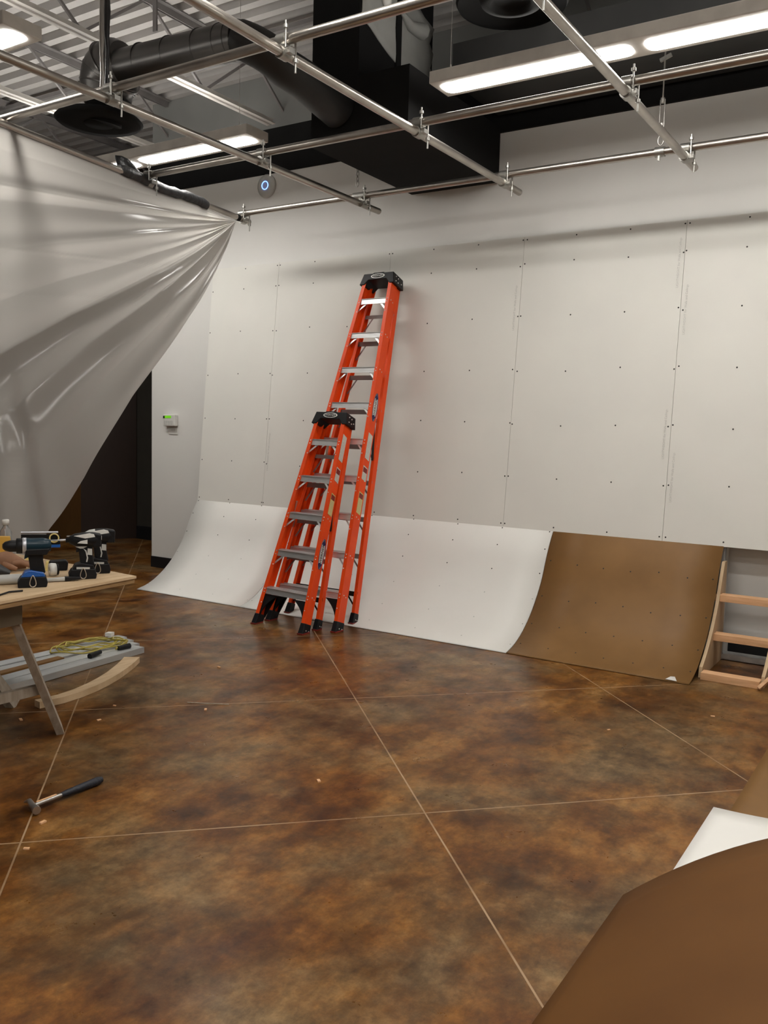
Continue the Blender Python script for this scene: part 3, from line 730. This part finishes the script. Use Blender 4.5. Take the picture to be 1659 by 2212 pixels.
    boot(FR, TR, 1, web); boot(FL, TL, -1, web); boot(RR, RTR, 1, rw); boot(RL, RTL, -1, rw)
    # cap
    hw = (TR - TL).length / 2 + .022; k = hw
    up = a; o_ = Tm - a * .05
    out = [(-k - .006, 0), (-k + .018, .098), (-k * .35, .098), (-k * .3, .104), (k * .3, .104), (k * .35, .098), (k - .018, .098), (k + .006, 0), (k - .04, 0), (k - .075, .04), (-k + .075, .04), (-k + .04, 0)]
    cp = MB().prism(out, o_ + nf * .008, wv, up, -nf * (backoff + rw + .010)).build('top_cap', M['blackplastic'], t, bevel=.007)
    ORG[cp] = ORG[t]
    oc = o_ + nf * .0095 + up * .069 - wv * .0
    ell(oc, wv, up, .068 * cap_s, .021, .002).build('badge', M['white'], cp)
    ell(oc + nf * .0022, wv, up, .056 * cap_s, .0155, .001).build('badge', M['black'], cp)
    tb = text_mb('WERNER', .024, oc + nf * .0036, wv, up, 0); tb.build('lettering', M['white'], cp)
    m = MB(); e_ = o_ + wv * (k - .006)
    for q, h in ((.03, .03), (.03, .07), (.065, .028), (.065, .066), (backoff + .02, .04)): m.lathe(e_ - nf * q + up * h + wv * (.006 - h * .12 + .001), wv, [(0, .004), (.0045, .004), (.006, 0)], 8)
    m.build('rivets', M['rivet'], cp)
    # labels on the outside of the right rail
    _, s_, b_, ax = railR
    def lab(d0, d1, mat_, nm, lb, w0=.16, w1=.84, head=None):
        c0 = FR + ax * d0 + b_ * web * w0 + s_ * .0012
        wv_ = b_ * web * (w1 - w0); hh = ax * (d1 - d0)
        q = MB().prism([(0, .012), (1, 0), (1, (d1 - d0) - .012), (0, d1 - d0)], c0, wv_, ax, s_ * .0012).build(nm, M[mat_], t); q['label'] = lb; ORG[q] = ORG[t]
        if head:
            MB().prism([(.05, d1 - d0 - .05), (.95, d1 - d0 - .056), (.95, d1 - d0 - .018), (.05, d1 - d0 - .010)], c0 + s_ * .0013, wv_, ax, s_ * .0006).build('heading', M[head], q)
        m = MB(); n_ = int((d1 - d0 - .07) / .012)
        for z in range(n_):
            m.prism([(.14, .02 + z * .012), (.86, .014 + z * .012), (.86, .017 + z * .012), (.14, .023 + z * .012)], c0 + s_ * .0013, wv_, ax, s_ * .0005)
        m.build('small_print', M['pencil'], q)
    for d0, d1, mt_, lb, hd in extras['labels']: lab(d0, d1, mt_, 'label', lb, head=hd)
    d = extras['logo']; cc = FR + ax * d + b_ * web * .5 + s_ * .001
    lg = ell(cc, ax, b_, .118, .030, .001); q = lg.build('badge', M['white'], t); ORG[q] = ORG[t]; q['label'] = 'white pointed oval badge with navy border'
    out = [(.116 * math.cos(x), .028 * math.sin(x)) for x in [2 * PI * i / 30 for i in range(30)]]
    for sgn in (-1, 1):
        m = MB(); pts_ = [(sgn * .112, 0), (sgn * .075, .0215), (sgn * .066, .0), (sgn * .075, -.0215)]
        m.prism(pts_, cc + s_ * .0015, ax, b_, s_ * .0008).build('navy_tip', M['navy'], q)
    pts_ = [cc + s_ * .002 + ax * .116 * math.cos(2 * PI * i / 36) + b_ * .029 * math.sin(2 * PI * i / 36) for i in range(36)]
    MB().tube(pts_, .0022, 6, closed=True).build('navy_border', M['navy'], q)
    text_mb('WERNER', .036, cc + s_ * .0028, ax, -b_, 0).build('lettering', M['black'], q)
    return t
ladder('tall orange step ladder leaning on the drywall, black cap highest', (-4.366, 5.162, 0), (-3.698, 5.162, 0), (-4.185, 6.140, 2.745), (-3.900, 6.135, 2.745), (-4.40, 5.44, .012), (-3.735, 5.44, .012),
       .095, 9, 1.0, .2950, .088, dict(labels=[(1.36, 1.58, 'label', 'long whitish instruction label', None), (1.19, 1.31, 'label', 'short white safety label with red heading', 'red'), (.92, 1.10, 'yellowlabel', 'yellow instruction label', 'red')], logo=1.80))
ladder('short orange step ladder standing in front of the tall ladder', (-4.374, 5.008, 0), (-3.847, 4.955, 0), (-4.232, 5.578, 1.588), (-3.945, 5.578, 1.584), (-4.37, 5.17, 0), (-3.846, 5.13, 0),
       .075, 5, 1.0, .290, .080, dict(labels=[(1.36, 1.58, 'label', 'long whitish instruction label', None), (1.19, 1.31, 'label', 'short white safety label with red heading', 'red'), (.92, 1.10, 'yellowlabel', 'yellow instruction label', 'red')], logo=.62))

# ------------------------------------------------------------------ work bench
ZB = .76
t = empty('sawhorse_table', (-3.5, 2.3, 0), 'plywood sheet on worn wooden sawhorse legs at the left edge', 'table')
bx = V((-1, .06, 0)).normalized(); by = V((-.085, 1, 0)).normalized()
cor = V((-3.285, 2.905, ZB))
def bp(a, b, z=0): return cor + bx * a - by * b + V((0, 0, z))
m = MB(); m.prism([(0, 0), (1.05, 0), (1.05, 1.35), (0, 1.35)], cor - V((0, 0, .012)), bx, -by, V((0, 0, .012))); m.build('table_top', M['ply'], t)
m = MB(); m.prism([(0.006, .006), (1.05, 0.004), (1.05, 1.35), (0.004, 1.35)], cor - V((0, 0, .034)), bx, -by, V((0, 0, .0215))); m.build('lower_sheet', M['plyedge'], t)
MB().beam(bp(.10, .62, -.085), bp(.10, 1.3, -.085), .04, .10, (1, 0, 0)).build('apron', M['apronwood'], t)
MB().beam(bp(.9, .55, -.10), bp(.9, 1.3, -.10), .04, .13, (1, 0, 0)).build('apron', M['oldwood'], t)
MB().beam((-3.529, 2.643, .0), (-3.36, 2.28, .655), .085, .034, (.8, -.55, 0)).build('leg', M['oldwood'], t)
MB().beam((-4.05, 2.75, .0), (-4.16, 2.35, .655), .04, .075, (.8, .55, 0)).build('leg', M['oldwood'], t)
MB().beam((-3.53, 1.3, .0), (-3.36, 1.6, .655), .04, .075, (.8, .55, 0)).build('leg', M['oldwood'], t)
MB().beam((-4.3, 1.4, .0), (-4.2, 1.7, .655), .04, .075, (.8, .55, 0)).build('leg', M['oldwood'], t)
MB().beam((-3.462, 2.50, .262), (-3.60, 1.45, .24), .045, .03, (0, 0, 1)).build('stretcher', M['oldwood'], t)

# tools: local frame x = tool length, y = away, z = up
RZ = math.atan2(.82, .57)
def rbox(m, x0, x1, y0, y1, z0, z1): return m.box(x0, x1, y0, y1, z0, z1)
def ext(out, y0, y1): return MB().prism(out, (0, y0, 0), (1, 0, 0), (0, 0, 1), (0, y1 - y0, 0))
def drill(loc, label, body_m, accent_m, impact=False, rz=RZ):
    t = empty('cordless_drill', loc, label, 'power tool', 'cordless drivers on the bench', rz)
    AZ = .185
    def B(mb, n, mm, par=None, bevel=.0): return mb.build(n, M[mm], par or t, local=True, bevel=bevel)
    # battery
    B(ext([(-.062, 0), (.058, 0), (.062, .02), (.055, .048), (-.05, .048), (-.064, .025)], -.038, .038), 'battery', 'blackplastic', bevel=.004)
    B(ext([(-.048, .046), (.052, .046), (.046, .066), (-.01, .078), (-.035, .07)], -.034, .034), 'battery_mount', 'blackplastic' if impact else accent_m, bevel=.004)
    B(ext([(-.010, .066), (.054, .060), (.044, .12), (.046, .165), (-.022, .168), (-.016, .12)], -.018, .018), 'handle', 'blackplastic', bevel=.006)
    if not impact:
        B(ext([(-.03, AZ - .04), (.06, AZ - .04), (.075, AZ - .01), (-.03, AZ - .012)], -.033, .033), 'lower_housing', 'blackplastic', bevel=.005)
        m = MB(); m.lathe((-.005, 0, AZ), (-1, 0, 0), [(0, -.085), (.026, -.082), (.034, -.05), (.034, .0), (.036, .02)], 24); B(m, 'motor_housing', body_m)
        m = MB(); m.lathe((-.005, 0, AZ), (-1, 0, 0), [(.036, .02), (.037, .022), (.037, .034), (.035, .036)], 24); B(m, 'speed_ring', 'silver')
        m = MB(); m.lathe((-.005, 0, AZ), (-1, 0, 0), [(.035, .036), (.034, .06), (.031, .062)], 24); B(m, 'torque_collar', 'blackplastic')
        m = MB(); m.lathe((-.005, 0, AZ), (-1, 0, 0), [(.026, .06), (.026, .088), (.020, .108), (.010, .118), (0, .119)], 24); B(m, 'chuck', 'blackplastic')
        B(ext([(-.035, .125), (-.014, .135), (-.012, .165), (-.03, .165)], -.01, .01), 'trigger', 'teal', bevel=.003)
        text_mb('makita', .022, (.016, -.0372, AZ - .002), (1, 0, 0), (0, 0, 1), 0).build('lettering', M['white'], t)
        for o in t.children:
            if o.name.startswith('lettering'): o['label'] = 'white maker lettering'
        B(ext([(-.05, .05), (.03, .05), (.02, .066), (-.03, .068)], -.0385, -.0355), 'blue_panel', 'blue')
    else:
        B(ext([(.045, AZ - .034), (.082, AZ - .034), (.085, AZ + .026), (.045, AZ + .034)], -.03, .03), 'rear_cap', 'blackplastic', bevel=.006)
        m = MB(); m.lathe((.0, 0, AZ), (-1, 0, 0), [(0, -.075), (.030, -.07), (.036, -.045), (.036, -.01), (.034, .01)], 24); B(m, 'motor_housing', 'blackplastic')
        m = MB(); m.lathe((.0, 0, AZ), (-1, 0, 0), [(.034, .01), (.030, .035), (.018, .058), (.012, .062), (.012, .075), (0, .076)], 24); B(m, 'hammer_case', accent_m)
        m = MB(); m.lathe((.0, 0, AZ), (-1, 0, 0), [(.005, .07), (.005, .10), (.0035, .102), (.003, .14), (0, .142)], 10); B(m, 'driver_bit', 'silver')
        B(ext([(-.04, AZ + .022), (.03, AZ + .034), (.05, AZ + .028), (.055, AZ + .016), (.01, AZ + .010)], -.037, -.030), 'side_panel', 'white')
        B(ext([(-.025, AZ - .012), (.02, AZ - .016), (.02, AZ + .004), (-.01, AZ - .002)], -.038, -.033), 'side_panel', 'white')
        B(ext([(-.03, .125), (-.012, .13), (-.010, .16), (-.026, .16)], -.01, .01), 'trigger', 'blackplastic', bevel=.003)
        B(ext([(-.035, .155), (.02, .155), (.0, .145), (-.012, .145)], -.02, -.017), 'trim', 'lightgrey')
        B(ext([(.002, .145), (.012, .13), (.018, .10), (.014, .08), (.020, .08), (.024, .10), (.016, .135)], -.0195, -.0175), 'trim', 'lightgrey')
        B(ext([(-.03, .050), (.03, .048), (.03, .057), (-.03, .060)], -.0385, -.036), 'trim', 'lightgrey')
        B(ext([(.020, .115), (.042, .112), (.042, .142), (.022, .145)], -.019, .019), 'sticker', 'lightgrey')
    pts = [(.0 + (.012 - .006 * math.sin(a_)) * math.cos(a_), -.042, .030 + .026 * math.sin(a_)) for a_ in [2 * PI * k / 16 for k in range(16)]]
    B(MB().tube(pts, .0022, 6, closed=True), 'belt_clip', 'brass')
    text_mb('makita', .011, (-.033, -.0392, .014), (1, 0, 0), (0, 0, 1), 0).build('lettering', M['white'], t)
    return t
drill((-3.413, 2.42, ZB), 'dark blue cordless drill with bare chuck standing nearest on the bench', 'teal', 'blue')
drill((-3.425, 2.70, ZB), 'black and white cordless driver at the bench edge', 'blackplastic', 'blackplastic', True)
drill((-3.50, 2.845, ZB), 'pale grey nosed cordless driver half hidden behind another driver', 'blackplastic', 'lightgrey', True)

def LB(loc, rz=RZ): return Matrix.Translation(V(loc)) @ Matrix.Rotation(rz, 4, 'Z')
t = empty('cardboard_case', (-4.1, 2.72, ZB), 'mustard yellow cardboard case behind the drill', 'case', None, RZ)
ext([(-.12, 0), (.10, 0), (.06, .045), (-.12, .075)], -.03, .03).build('front_flap', M['yellow'], t, local=True, bevel=.003)
ext([(-.10, .06), (.055, .04), (.045, .135), (-.09, .14)], .02, .05).build('back_panel', M['yellow'], t, local=True, bevel=.003)
# gloves: a crumpled pair
t = empty('work_glove', (-3.86, 2.60, ZB), 'tan leather work glove crumpled on the bench at the left edge', 'glove', None, RZ)
m = MB(); m.tube([(-.10, 0, .03), (-.05, .0, .045), (.0, .005, .05), (.05, .0, .035), (.085, 0, .025)], [.03, .045, .05, .03, .016], 14); m.build('palm', M['glove'], t, local=True)
for k in range(4):
    m = MB(); y0 = -.03 + k * .02; m.tube([(.02, y0, .04), (.06, y0 * 1.2, .045 - .004 * k), (.10, y0 * 1.4, .03), (.115, y0 * 1.4, .018)], [.014, .014, .012, .008], 10); m.build('finger', M['glove'], t, local=True)
m = MB(); m.tube([(-.02, -.04, .04), (.01, -.065, .03), (.04, -.075, .018)], [.015, .014, .009], 10); m.build('thumb', M['glove'], t, local=True)
m = MB(); m.tube([(-.11, 0, .03), (-.14, 0, .03)], [.034, .04], 14); m.build('cuff', M['glove'], t, local=True)
# tape measure
t = empty('tape_measure', (-3.70, 2.76, ZB), 'black and yellow tape measure lying behind the drivers', 'tape measure', None, RZ)
ext([(-.04, 0), (.05, 0), (.055, .04), (.04, .055), (-.03, .052), (-.045, .03)], -.02, .02).build('case', M['blackplastic'], t, local=True, bevel=.006)
ext([(-.055, .0), (-.042, .0), (-.036, .05), (-.05, .048)], -.021, .021).build('side_shell', M['tape'], t, local=True, bevel=.003)
# bottle
t = empty('spray_bottle', (-4.25, 3.0 - .15, ZB), 'clear plastic bottle with white cap behind the blue drill', 'bottle', None, 0)
m = MB(); m.lathe((0, 0, 0), (0, 0, 1), [(0, 0), (.03, 0), (.032, .01), (.032, .14), (.014, .17), (.012, .18)], 20); m.build('body', M['clear'], t, local=True)
m = MB(); m.lathe((0, 0, .178), (0, 0, 1), [(0, 0), (.018, 0), (.019, .025), (.016, .03), (0, .03)], 16); m.build('cap', M['white'], t, local=True)
# headlamp-like caulk roll
t = empty('tape_roll', (-3.60, 2.60, ZB), 'white roll with black rim lying behind the blue drill', 'tape roll', None, RZ)
m = MB(); m.lathe((.035, 0, .032), (1, .2, 0), [(.012, 0), (.030, 0), (.032, .012), (.030, .03), (.012, .03), (.012, 0)], 24); m.build('roll', M['white'], t, local=True)
m = MB(); m.lathe((.067, .006, .032), (1, .2, 0), [(.0, 0), (.026, 0), (.028, .008), (.0, .01)], 24); m.build('rim', M['blackplastic'], t, local=True)
t = empty('caulk_tube', (-3.52, 2.41, ZB), 'grey and white tube lying behind the blue drill', 'tube', None, RZ + .15)
m = MB(); m.tube([(-.10, 0, .024), (.05, 0, .024)], .022, 16); m.build('tube_body', M['lightgrey'], t, local=True)
m = MB(); m.tube([(-.10, 0, .024), (-.125, 0, .024)], [.023, .020], 16); m.build('end_cap', M['blackplastic'], t, local=True)
m = MB(); m.tube([(.05, 0, .024), (.06, 0, .024), (.12, 0, .02)], [.022, .012, .004], 12); m.build('nozzle', M['white'], t, local=True)
# utility knife
t = empty('utility_knife', (-3.425, 2.575, ZB), 'grey and black utility knife lying between the drills', 'knife', None, RZ + .05)
ext([(-.075, .004), (.02, .004), (.02, .020), (-.07, .016)], -.012, .012).build('handle', M['lightgrey'], t, local=True, bevel=.003)
ext([(.018, .003), (.085, .006), (.09, .018), (.018, .022)], -.013, .013).build('grip', M['blackplastic'], t, local=True, bevel=.003)
# dark pouch and pencil-like hook at left
t = empty('tool_pouch', (-3.70, 2.44, ZB), 'black tool pouch at the left edge of the bench', 'pouch', None, RZ)
m = MB(); m.tube([(-.16, 0, .03), (-.08, 0, .04), (.0, 0, .036), (.05, 0, .022)], [.03, .042, .036, .014], 12); m.build('pouch_body', M['blackcloth'], t, local=True)
tag(MB().tube([bp(.10, .72, .004), bp(.115, .66, .007), bp(.10, .60, .005)], .004, 8).build('pry_hook', M['blackplastic']), 'thin black curved hook on the bench at the left edge', 'hook')
t = empty('drill_bit_case', (-3.98, 2.78, ZB), 'black rail of metal drill bits standing behind the drills', 'bit set', None, RZ)
ext([(-.02, .10), (.17, .10), (.17, .15), (-.02, .155)], -.012, .012).build('rail', M['black'], t, local=True, bevel=.003)
ext([(-.02, .085), (.17, .085), (.17, .10), (-.02, .10)], -.012, .012).build('blue_edge', M['blue'], t, local=True)
ext([(.0, 0), (.022, 0), (.022, .11), (.0, .11)], -.015, .015).build('stand', M['tape'], t, local=True)
MB().tube([(-.02, 0, .165), (.16, 0, .163)], .006, 8).build('bit', M['silver'], t, local=True)
pts = [(.14 + .022 * math.cos(a_), -.016, .135 + .022 * math.sin(a_)) for a_ in [2 * PI * k / 20 for k in range(20)]]
MB().tube(pts, .004, 6, closed=True).build('ring', M['tape'], t, local=True)

# ------------------------------------------------------------------ floor clutter at left
def stud(x0, y0, x1, y1, zoff, label, rotx=0):
    d = V((x1 - x0, y1 - y0, 0)); d_ = d.normalized(); s_ = V((d_.y, -d_.x, 0)); wd = .092
    out = [(-wd / 2, 0), (-wd / 2, .038), (-wd / 2 + .002, .038), (-wd / 2 + .002, .002), (wd / 2 - .002, .002), (wd / 2 - .002, .038), (wd / 2, .038), (wd / 2, 0)]
    if rotx: out = [(p, .04 - q) for p, q in out]
    tag(MB().prism(out, V((x0, y0, .001 + zoff)), s_, V((0, 0, 1)), d).build('steel_stud', M['galv']), label, 'stud', 'galvanised studs lying on the floor')
stud(-4.27, 2.2, -4.385, 3.90, 0, 'galvanised stud lying nearest the curved wood strip', 1)
stud(-4.375, 2.2, -4.485, 3.95, 0, 'galvanised stud lying second from the curved wood strip', 1)
stud(-4.60, 2.2, -4.585, 3.99, 0, 'galvanised stud lying third, under the yellow cord', 1)
stud(-4.73, 2.2, -4.685, 4.02, 0, 'galvanised stud lying farthest from the curved wood strip', 1)
tag(MB().beam((-4.50, 2.2, .022), (-4.55, 3.42, .022), .06, .04, (1, 0, 0)).build('wood_strip', M['hardboard']), 'narrow brown wood strip between the steel studs', 'lumber')
t = empty('extension_cord', (-4.58, 3.68, .04), 'coiled yellow extension cord lying on the steel studs', 'cord')
pts = []
for k in range(150):
    a_ = k / 150 * 2 * PI * 5; rr = 1 + .10 * math.sin(k * .13) - .35 * (k / 150)
    pts.append((-4.60 + .085 * math.sin(k * .21) * .3 + .125 * rr * math.sin(a_) + .05 * math.cos(a_ + .4), 3.68 + .24 * rr * math.cos(a_), .052 + .025 * (k / 150) + .008 * math.sin(k * 1.1)))
for k in range(1): pass
MB().tube(pts, .0048, 8).build('cable', M['cord'], t)
MB().tube([pts[-1], (-4.52, 3.80, .085), (-4.45, 3.86, .075), (-4.40, 3.72, .055)], .006, 8).build('cable_end', M['cord'], t)
MB().tube([(-4.40, 3.74, .056), (-4.395, 3.83, .056)], [.014, .018], 10).build('plug', M['blackplastic'], t)
MB().tube([(-4.38, 3.50, .055), (-4.40, 3.60, .06)], [.018, .013], 10).build('socket', M['blackplastic'], t)
m = MB(); m.obox((-4.60, 3.84, .10), (.018, .01, 0), (-.008, .02, 0), (0, 0, .012)); m.build('tag', M['white'], t)
# curved plywood rib piece on the floor
ctr = [(-3.925, 2.80), (-3.905, 2.93), (-3.915, 3.05), (-3.945, 3.17), (-3.985, 3.28), (-4.035, 3.39), (-4.09, 3.49), (-4.155, 3.60), (-4.225, 3.70)]
def P(i, j):
    p = V(ctr[i] + (0,)); a_ = V(ctr[max(0, i - 1)] + (0,)); b_ = V(ctr[min(8, i + 1)] + (0,)); dn = (b_ - a_).normalized(); s_ = V((dn.y, -dn.x, 0))
    return p + s_ * (.045 * (1 if j else -1)) * (.62 + .45 * i / 8) + V((0, 0, .036))
tag(MB().grid(P, 9, 2, thick=(0, 0, -.035), smooth=False).build('curved_wood_strip', M['ply']), 'pale curved plywood strip lying on the floor beside the studs', 'wood strip')

# hammer
t = empty('hammer', (-2.88, 2.15, 0), 'hammer with dark rubber grip lying on the floor at left', 'hammer')
h0 = V((-2.865, 2.02, .022)); h1 = V((-2.868, 2.345, .018)); hd = (h1 - h0).normalized()
MB().tube([h0 + hd * .13, h0 + hd * .16, h0 + hd * .24, h0 + hd * .31, h0 + hd * .33], [.010, .013, .0155, .017, .011], 14).build('grip', M['grip'], t)
MB().tube([h0, h0 + hd * .14], .0085, 10).build('shaft', M['chain'], t)
MB().beam(h0 + hd * .02 + V((-.004, 0, .006)), h0 + hd * .11 + V((-.004, 0, .006)), .010, .006).build('shaft_inlay', M['lumber'], t)
hs = V((1, -.35, 0)).normalized()
m = MB(); m.tube([h0 - hs * .018, h0 + hs * .010, h0 + hs * .03, h0 + hs * .032, h0 + hs * .05], [.012, .013, .010, .016, .016], 14); m.build('head', M['chain'], t)
m = MB(); m.tube([h0 - hs * .015, h0 - hs * .045 + V((0, 0, .004)), h0 - hs * .07 + V((-.005, -.01, -.008))], [.012, .010, .004], 10); m.build('claw', M['chain'], t)

# small debris
chips = [(-3.63, 3.06), (-3.51, 2.86), (-3.82, 2.63), (-4.15, 2.9), (-3.2, 3.3), (-.96, 4.86), (-2.75, 1.98), (-3.72, 3.95), (-1.35, 4.3), (-2.15, 2.9), (-2.62, 1.82)]
ch = None
CHIPW = ['right of the curved wood strip', 'between the hammer and the curved wood strip', 'by the sawhorse foot', 'under the work bench', 'in front of the long sliver', 'before the brown curved board',
         'below the hammer head', 'right of the yellow cord', 'left of the foreground boards, near the brown board', 'in the middle of the floor', 'nearest the bottom left corner']
for i, (x, y_) in enumerate(chips):
    if ch is None:
        o = MB().obox((0, 0, .003), (.012, .002, 0), (-.001, .006, 0), (0, 0, .003)).build('wood_chip', M['lumber']); ch = o
    else:
        o = ch.copy(); COL.objects.link(o)
    o.location = (x, y_, .0005); o.rotation_euler = (0, 0, i * 1.3); s_ = .6 + .5 * rnd.random(); o.scale = (s_, s_, s_)
    tag(o, 'tiny pale wood chip on the concrete ' + CHIPW[i], 'wood chip', 'wood chips on the floor')
tag(MB().obox((-3.265, 3.385, .002), V((.10, .055, 0)), V((-.002, .003, 0)), (0, 0, .002)).build('pale_sliver', M['oldwood']), 'long pale sliver lying on the floor in front of the ladders', 'wood sliver')  # thin pale strip just proud of the floor
